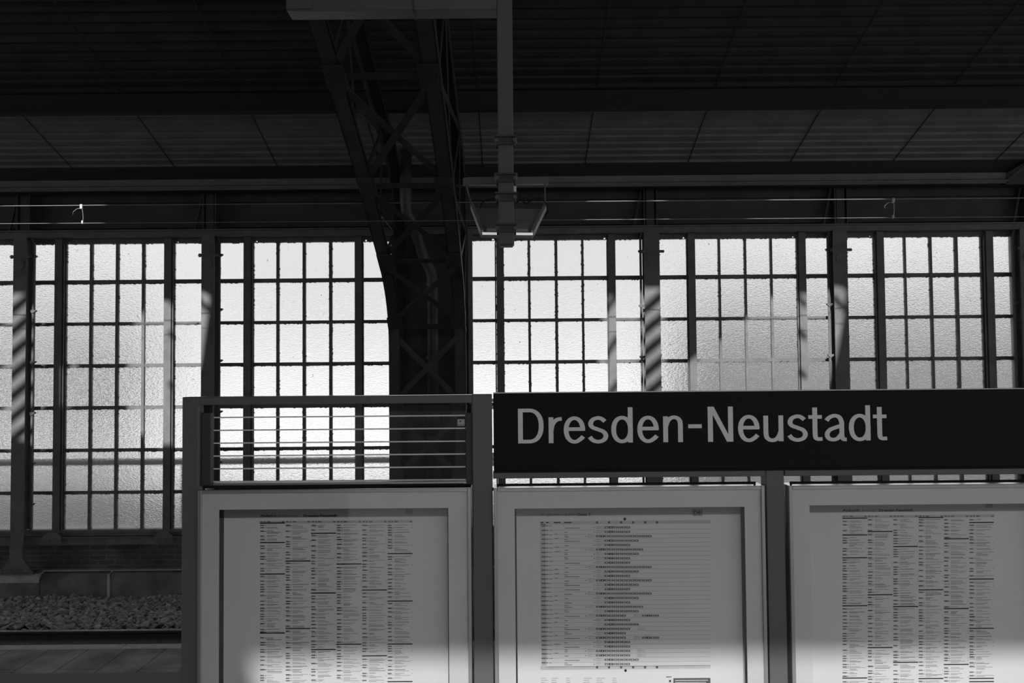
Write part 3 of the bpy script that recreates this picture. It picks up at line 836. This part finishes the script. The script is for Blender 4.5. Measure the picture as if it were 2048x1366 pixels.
G['t'] = [([(0, 47.8), (27, 47.8)], 0), ([(12.9, 66.6), (12.9, 14)] + spl([(12.9, 12), (14.2, 6.2), (18.6, 3.8), (27.4, 4.0)], 5), 0)]
G['a'] = [(spl(zz1([(1292, 272), (1322, 240), (1375, 222), (1425, 240), (1447, 290)], 1272, 478, 5.12)) + zz1([(1447, 430)], 1272, 478, 5.12) + spl(zz1([(1449, 436), (1462, 462), (1495, 464)], 1272, 478, 5.12), 5), 0),
          (spl(zz1([(1452, 322), (1390, 340), (1322, 368), (1296, 412), (1313, 452), (1355, 466), (1405, 452), (1449, 400)], 1272, 478, 5.12)), 0)]
def stroke(b, pts, place, y0, y1, pw=4.8, ph_=3.6):
    L, Rr = [], []
    m = len(pts); closed = m > 3 and (Vector(pts[0]) - Vector(pts[-1])).length < 1e-3
    for i, p in enumerate(pts):
        if closed: p0, p1 = pts[(i - 1) % (m - 1)], pts[(i + 1) % (m - 1)]
        else: p0, p1 = pts[max(i - 1, 0)], pts[min(i + 1, m - 1)]
        d = (Vector(p1) - Vector(p0)).normalized(); n = Vector((-d.y * pw, d.x * ph_))
        L.append(Vector(p) + n); Rr.append(Vector(p) - n)
    k = len(b.v)
    for a, c in zip(L, Rr):
        for q in (a, c):
            x_, z_ = place(q.x, q.y); b.v.append((x_, y0, z_)); b.v.append((x_, y1, z_))
    for i in range(m - 1):
        o = k + 4 * i
        b.f += [(o, o + 2, o + 6, o + 4), (o + 1, o + 5, o + 7, o + 3), (o, o + 4, o + 5, o + 1), (o + 2, o + 3, o + 7, o + 6)]
    b.f += [(k, k + 1, k + 3, k + 2), (k + 4 * m - 4, k + 4 * m - 2, k + 4 * m - 1, k + 4 * m - 3)]
zb_ = nz(886.6, 1050); S1 = (nx(1400, 880) - nx(1300, 880)) / 100
kk_ = 0
for ch, px in (('D', 1036), ('r', 1097), ('e', 1127.6), ('s', 1175.9), ('d', 1222.3), ('e', 1274.6), ('n', 1325.8), ('-', 1376), ('N', 1415.2), ('e', 1475.8), ('u', 1526), ('s', 1574.2), ('t', 1616.2), ('a', 1648.4), ('d', 1696.9), ('t', 1745.3)):
    b = MB(); x0 = nx(px, 860)
    pl_ = lambda u, v: (x0 + u * S1, zb_ + v * S1)
    kk_ += 1; yo = SF - .002
    if ch == '-': b.prism([pl_(0, 27.4), pl_(27, 27.4), pl_(27, 35.2), pl_(0, 35.2)], yo, SF)
    elif ch == 'N': b.prism([pl_(0, 0), pl_(10, 0), pl_(10, 54), pl_(37.8, 0), pl_(50.4, 0), pl_(50.4, 70), pl_(40.6, 70), pl_(40.6, 14.5), pl_(12, 70), pl_(0, 70)], yo, SF)
    else:
        for j, (pts, _) in enumerate(G[ch]): stroke(b, pts, pl_, yo - .0003 * j, SF)
    b.build('letter', M['letters'], sg)

# ------------------------------------------------------------------ showcases
CF = D1 - .012
def showcase(xl, xr, yt, ol, orr, ot, ht, label):
    """outer left/right, top; opening left/right/top (px)"""
    zt_c = nz(yt, (xl + xr) / 2); zo = nz(ot, (xl + xr) / 2); z0 = zt_c - 1.32
    a, b = nx(xl, 1100), nx(xr, 1100); oa, ob = nx(ol, 1100), nx(orr, 1100)
    zob = z0 + .07
    s = empty('showcase', ((a + b) / 2, CF, z0), label, 'showcase', 'poster showcases of the information stand')
    fw = .014; dp = .10
    f = MB()
    f.bbox(a, a + fw, CF, CF + dp, z0, zt_c, .002).bbox(b - fw, b, CF, CF + dp, z0, zt_c, .002)
    f.bbox(a + fw, b - fw, CF, CF + dp, zt_c - fw, zt_c, .002).bbox(a + fw, b - fw, CF, CF + dp, z0, z0 + fw, .002)
    f.build('frame', M['alu'], s)
    MB().box(a + .002, b - .002, CF + dp, CF + dp + .004, z0, zt_c - .002).build('back_panel', M['board'], s)
    q = MB(); y0, y1 = CF + .010, CF + .014; i0, i1 = a + fw, b - fw
    q.box(i0, oa, y0, y1, z0 + fw, zt_c - fw).box(ob, i1, y0, y1, z0 + fw, zt_c - fw)
    q.box(oa, ob, y0, y1, zo, zt_c - fw).box(oa, ob, y0, y1, z0 + fw, zob)
    q.build('border_panel', M['border'], s)
    MB().box(i0, i1, CF + .004, CF + .008, z0 + fw, zt_c - fw).build('glass', M['cglass'], s)
    MB().box(oa, ob, CF + .0142, CF + .0152, nz(ht, (xl + xr) / 2), zo).build('shade_strip', M['tint'], s)  # tinted film stands in for the border's shade on the poster
    MB().box(a + .001, b - .001, CF + .001, CF + dp, zt_c, zt_c + .0012).build('top_cover', M['polish'], s)
    # dark seal bar above the case
    sb_ = MB().bbox(a + .012, b - .028, CF + .018, CF + .030, zt_c + .0045, zt_c + .0135, .001)
    sb_.box(a + .013, a + .018, CF + .019, CF + .029, zt_c + .0012, zt_c + .006).box(b - .034, b - .029, CF + .019, CF + .029, zt_c + .0012, zt_c + .006)
    sb_.build('seal_bar', M['dark'], s)
    return s, (oa, ob, zob, zo)
PY = CF + .050            # paper plane
IY = PY - .0006           # ink plane
def pt(px, py): p = at(px, py, PY); return p.x, p.z
def quad(b, x0, x1, y0, y1, dy=0):
    """ink rectangle given in px"""
    (xa_, za_), (xb_, zb__) = pt(x0, (y0 + y1) / 2), pt(x1, (y0 + y1) / 2)
    z0, z1 = pt((x0 + x1) / 2, y1)[1], pt((x0 + x1) / 2, y0)[1]
    k = len(b.v); y = IY - dy
    b.v += [(xa_, y, z0), (xb_, y, z0), (xb_, y, z1), (xa_, y, z1)]; b.f.append((k, k + 1, k + 2, k + 3))
def text(parent, body, px, py, wpx, hpx, m, name='printed_title', dy=.0006, bold=False):
    """px, py: left end of the baseline; width and cap height in px"""
    cu = bpy.data.curves.new('t', 'FONT'); cu.body = body; cu.size = 1
    if bold: cu.offset = .025
    o = bpy.data.objects.new('t', cu); COL.objects.link(o)
    bpy.context.view_layer.update()
    me = bpy.data.meshes.new_from_object(o.evaluated_get(bpy.context.evaluated_depsgraph_get()))
    bpy.data.objects.remove(o)
    xs = [v.co.x for v in me.vertices]; lo, hi = min(xs), max(xs)
    x0, z0 = pt(px, py); u = (pt(px + 100, py)[0] - x0) / 100
    sx = wpx * u / (hi - lo); sz = hpx * u / .72
    for v in me.vertices: v.co = Vector((x0 + (v.co.x - lo) * sx, IY - dy, z0 + v.co.y * sz))
    me.materials.append(m); ob = bpy.data.objects.new(name, me); COL.objects.link(ob); attach(ob, parent); return ob
def poster(oa, ob, zob, zo, label, x_in=.0):
    p = empty('poster', ((oa + ob) / 2, PY, zob), label, 'poster', 'posters behind the showcase glass')
    MB().box(oa + .006, ob - .006, PY, PY + .002, zob - .02, zo + .03).build('sheet', M['paper'], p)
    return p
def logo(p, x0, y0, x1, y1, m):
    f = MB(); t = 1.0
    quad(f, x0, x1, y0, y0 + t, .0008); quad(f, x0, x1, y1 - t, y1, .0008); quad(f, x0, x0 + t, y0, y1, .0008); quad(f, x1 - t, x1, y0, y1, .0008)
    f.build('emblem_frame', m, p)
    text(p, 'DB', x0 + 2.4, y1 - 2.2, x1 - x0 - 4.8, (y1 - y0) - 4.6, m, 'emblem', .0008, True)
def timetable(p, xc, ytop, ybot, bars, title, sub, place, xt, wts, yb, seed):
    rr = random.Random(seed); D_, Mi, Li = MB(), MB(), MB()
    for c in range(6):
        x0, x1 = xc[c], xc[c + 1]
        y = ytop
        bl_ = bars[c]
        while y < ybot:
            if any(abs(y - q) < 3.2 for q in bl_): y += 3.0; continue
            n = rr.choice((1, 1, 2, 2, 3, 4))
            quad(Mi, x0 + .6, x0 + rr.uniform(8, 9.5), y, y + 2.3)            # time
            if rr.random() < .8: quad(Li, x0 + 9.8, x0 + rr.uniform(11, 13.5), y + .6, y + 2.2)
            for k in range(n):
                yy = y + k * 2.3
                if any(abs(yy - q) < 2.6 for q in bl_): break
                ww = rr.uniform(9, 33)
                quad(Li if rr.random() < .8 else Mi, x0 + 14, x0 + 14 + ww, yy, yy + 1.0)
                if rr.random() < .25: quad(Li, x0 + 1, x0 + 12, yy + .8, yy + 1.7)
            if rr.random() < .3: quad(Li, x1 - 3, x1 - 1.2, y, y + 1.2)
            y += 2.3 * n + 2.5
        for q in bl_:
            quad(D_, x0, x1 - 1, q - 1.1, q + 1.1, .0003)
    H = MB(); quad(H, xc[0] - 1, xc[6], ytop - 8.5, ytop - 3.2, -.0001); H.build('table_head', M['ink_tint'], p)
    hl = MB()
    for c in range(6):
        x0 = xc[c]
        for a, b_ in ((1, 6), (8, 11.5), (14, 21), (44, 49)): quad(hl, x0 + a, x0 + b_, ytop - 7.2, ytop - 5.0, .0002)
    hl.build('column_titles', M['ink_mid'], p)
    D_.build('day_bars', M['ink'], p); Mi.build('times', M['ink_mid'], p); Li.build('destinations', M['ink_light'], p)
    for body, x_, w__, m_, bo in ((title, xt[0], wts[0], M['ink'], True), (sub, xt[1], wts[1], M['ink_mid'], False), (place, xt[2], wts[2], M['ink'], True)):
        text(p, body, x_, yb, w__, 4.6, m_, 'printed_title', .0006, bo)

s1_, o1_ = showcase(397, 943, 977.5, 438, 897, 1017.5, 1034.5, 'left poster showcase under the glass screen, holding the departures timetable')
p1 = poster(*o1_, 'departures timetable poster with six columns in the left showcase')
timetable(p1, [520, 571, 622, 673, 724, 775, 826], 1049.5, 1500,
          [[1046, 1085, 1148, 1266, 1420], [1122, 1257, 1399], [1066.5, 1186, 1299, 1440], [1128, 1288.5, 1410], [1180, 1311.5, 1430], [1107, 1202, 1288, 1363, 1450]],
          'Abfahrt', 'Departure', 'Dresden-Neustadt', (521, 557, 607), (32, 40, 67), 1033.6, 3)
logo(p1, 812, 1018.5, 825, 1027, M['ink_mid'])
s2_, o2_ = showcase(988, 1530, 973.5, 1030, 1490.5, 1015.3, 1030.5, 'middle poster showcase under the station sign, holding the coach diagram plan')
p2 = poster(*o2_, 'coach order plan poster with rows of train diagrams in the middle showcase')
def plan(p):
    rr = random.Random(5); T, Dk, Mi, Li = MB(), MB(), MB(), MB()
    quad(T, 1081, 1421, 1041.5, 1048); quad(T, 1081, 1421, 1331, 1338.5); quad(T, 1082, 1092, 1048, 1331)
    for x_ in (1194, 1218, 1242.3, 1266.2, 1290, 1314):
        for y_ in (1044.7, 1334.4): quad(Dk, x_ - 2.2, x_ + 2.2, y_ - 2.1, y_ - .3, .0003); quad(Dk, x_ - 2.2, x_ + 2.2, y_ + .3, y_ + 2.1, .0003)
    for a, b_ in ((1081, 1087), (1092, 1098), (1108, 1121), (1128, 1143)): quad(Dk, a, b_, 1044, 1046.2, .0003)
    kinds = 'ssLvsmvssLvsMvsLvsmvwsndQwssddvs'
    for i, k in enumerate(kinds[:32]):
        y = 1054.8 + i * 8.82
        quad(Li, 1092, 1421, y + 4.0, y + 4.5)
        quad(Mi, 1083, 1091.5, y - 4.2, y - 1.6, .0003); quad(Mi, 1092.5, 1096, y - 3.8, y - 2.0, .0003)
        quad(Li, 1098, 1098 + rr.uniform(3, 8), y - 3.4, y - 1.8, .0003)
        if rr.random() < .4: quad(Mi, 1109, 1109 + rr.uniform(5, 11), y - 5, y - 4, .0003)
        quad(Mi, 1129, 1129 + rr.choice((6, 8, 9, 15, 30, 31)), y + .8, y + 2.0, .0003)
        if rr.random() < .3: quad(Mi, 1129, 1135, y - 2.4, y - 1.4, .0003)
        spans = {'s': [(1187, 1260)], 'm': [(1170, 1281)], 'v': [(1187, 1272)], 'L': [(1170, 1305)], 'M': [(1170, 1304)], 'w': [(1170, 1253), (1262, 1315)],
                 'n': [(1187, 1275)], 'd': [(1170, 1258), (1269, 1293)], 'Q': [(1187, 1248)]}[k]
        for n_, (a, b_) in enumerate(spans):
            x_ = a + 5
            if n_ == 0: quad(Mi, a, a + 3, y - .3, y + .9, .0003)
            first = True; j = 0
            while x_ < b_ - 2:
                ww = 8.6
                if j < 2:
                    quad(Li if j else Mi, x_, x_ + ww, y - 2.0, y - 1.3, .0003); quad(Li if j else Mi, x_, x_ + ww, y + 1.2, y + 1.9, .0003)
                else:
                    mm = Dk if j == 3 else Mi
                    quad(mm, x_, x_ + ww - .8, y - 2.1, y - .9, .0003); quad(mm, x_, x_ + ww - .8, y + .8, y + 2.0, .0003)
                    quad(mm, x_, x_ + 2.6, y - .9, y + .8, .0003); quad(mm, x_ + 5.6, x_ + ww - .8, y - .9, y + .8, .0003)
                x_ += ww; j += 1
    for (a, b_) in ((1082, 1092), (1103, 1115), (1132, 1141), (1167, 1180), (1193, 1206), (1225, 1233)):
        for y_ in range(1356, 1420, 4): quad(Li, a, b_ + rr.uniform(-3, 4), y_, y_ + 1)
    T.build('table_bands', M['ink_tint'], p); Li.build('row_lines', M['ink_light'], p); Mi.build('train_diagrams', M['ink_mid'], p); Dk.build('bold_marks', M['ink'], p)
    for (cx, cy, ry) in ((1249.5, 1038, 3.1), (1251, 1341, 2.9)):
        b = MB(); pts = [pt(cx + ry * .9 * math.cos(a * .5236), cy + ry * math.sin(a * .5236)) for a in range(12)]
        b.v = [(x_, IY - .0003, z_) for x_, z_ in pts]; b.f = [tuple(range(12))]; b.build('round_mark', M['ink'], p)
    b = MB(); quad(b, 1347, 1421, 1356, 1400, .0003); b.build('caption_box', M['ink_dark'], p)
    b = MB(); quad(b, 1350, 1416, 1359.8, 1361.2, .0006); quad(b, 1350, 1412, 1364, 1365.2, .0006); b.build('caption_lines', M['paper'], p)
    b = MB(); quad(b, 1332, 1343, 1353, 1354.4, .0003); quad(b, 1338, 1342, 1360, 1364, .0003); b.build('phone_mark', M['ink'], p)
    text(p, 'Wagenreihungsplan', 1081, 1031.6, 71, 5.2, M['ink_mid'])
    text(p, 'Gleis 7', 1154, 1031.6, 28, 5.4, M['ink'], 'printed_title', .0006, True)
    logo(p, 1385.5, 1019, 1404, 1031.5, M['ink'])
plan(p2)
s3_, o3_ = showcase(1578, 2121, 969.0, 1620.5, 2080, 1008.6, 1023.5, 'right poster showcase cut by the picture edge, holding the arrivals timetable')
p3 = poster(*o3_, 'arrivals timetable poster with six dense columns in the right showcase')
timetable(p3, [1684.5, 1735.2, 1786, 1836.8, 1887.5, 1938.2, 1988.5], 1038.5, 1500,
          [[1036.5, 1070, 1115.5, 1211.5, 1356], [1063, 1189.5, 1295, 1420], [1093, 1213, 1324.5], [1035, 1179.5, 1357], [1077.5, 1217, 1328.7], [1045, 1158, 1256.6, 1356.7, 1363]],
          'Ankunft', 'Arrival', 'Dresden-Neustadt', (1684.5, 1722.5, 1758), (35, 25, 68), 1022.6, 9)
logo(p3, 1972, 1006, 1985, 1015, M['ink_mid'])

# ------------------------------------------------------------------ outside, seen through the patterned glass
MB().box(-160, 160, 22.0, 400, -5.2, -5.0).build('outside_ground', M['out_ground'])['kind'] = 'structure'
MB().box(XL0, XR0, 13.8, 22.0, -5.2, -.1).build('outside_ledge', M['out_grey'])['kind'] = 'structure'
zpz = Z(924, 13.58)
pr = empty('outside_handrail', (-4, 13.58, zpz), 'dim horizontal pipe handrail running outside behind the glass panes', 'handrail')
MB().tube([(-14, 13.58, zpz), (10, 13.58, zpz)], .05, 14).build('pipe', M['out_dark'], pr, True)
for x_ in (-13.8, -9.3, -5.05, -1.2, 3.2, 8.0): MB().box(x_ - .02, x_ + .02, 13.83, 13.87, -.1, zpz).build('upright', M['out_dark'], pr)
MB().tube([(-13.8, 13.58, zpz), (-13.8, 13.86, zpz - .05)], .02, 8).build('bracket', M['out_dark'], pr)
for x_ in (-9.3, -5.05, -1.2, 3.2, 8.0): MB().tube([(x_, 13.58, zpz), (x_, 13.86, zpz - .05)], .02, 8).build('bracket', M['out_dark'], pr)
def house(x0, x1, D, z1, label, rf=2.0):
    h = empty('distant_house', ((x0 + x1) / 2, D, -5), label, 'building')
    MB().box(x0, x1, D, D + 9, -5, z1).build('wall', M['out_house'], h)
    MB().prism([(x0 - .4, z1), (x1 + .4, z1), (x1 - 2, z1 + rf), (x0 + 2, z1 + rf)], D - .4, D + 9.4).build('roof', M['out_grey'], h)
    x_ = x0 + 1.2
    while x_ < x1 - 1.5:
        for z_ in (-3.6, -.8, 2.0):
            if z_ + 1.5 < z1: MB().box(x_, x_ + 1.0, D - .06, D + .02, z_, z_ + 1.5).build('window', M['out_dark'], h)
        x_ += 2.6
house(*(at(-260, 700, 70).x, at(222, 700, 70).x), 70, at(100, 715, 70).z, 'blurred grey building outside behind the left windows', 3.0)
house(*(at(1400, 700, 40).x, at(2300, 700, 40).x), 40, at(1700, 668, 40).z, 'blurred grey building outside behind the right windows', 1.4)
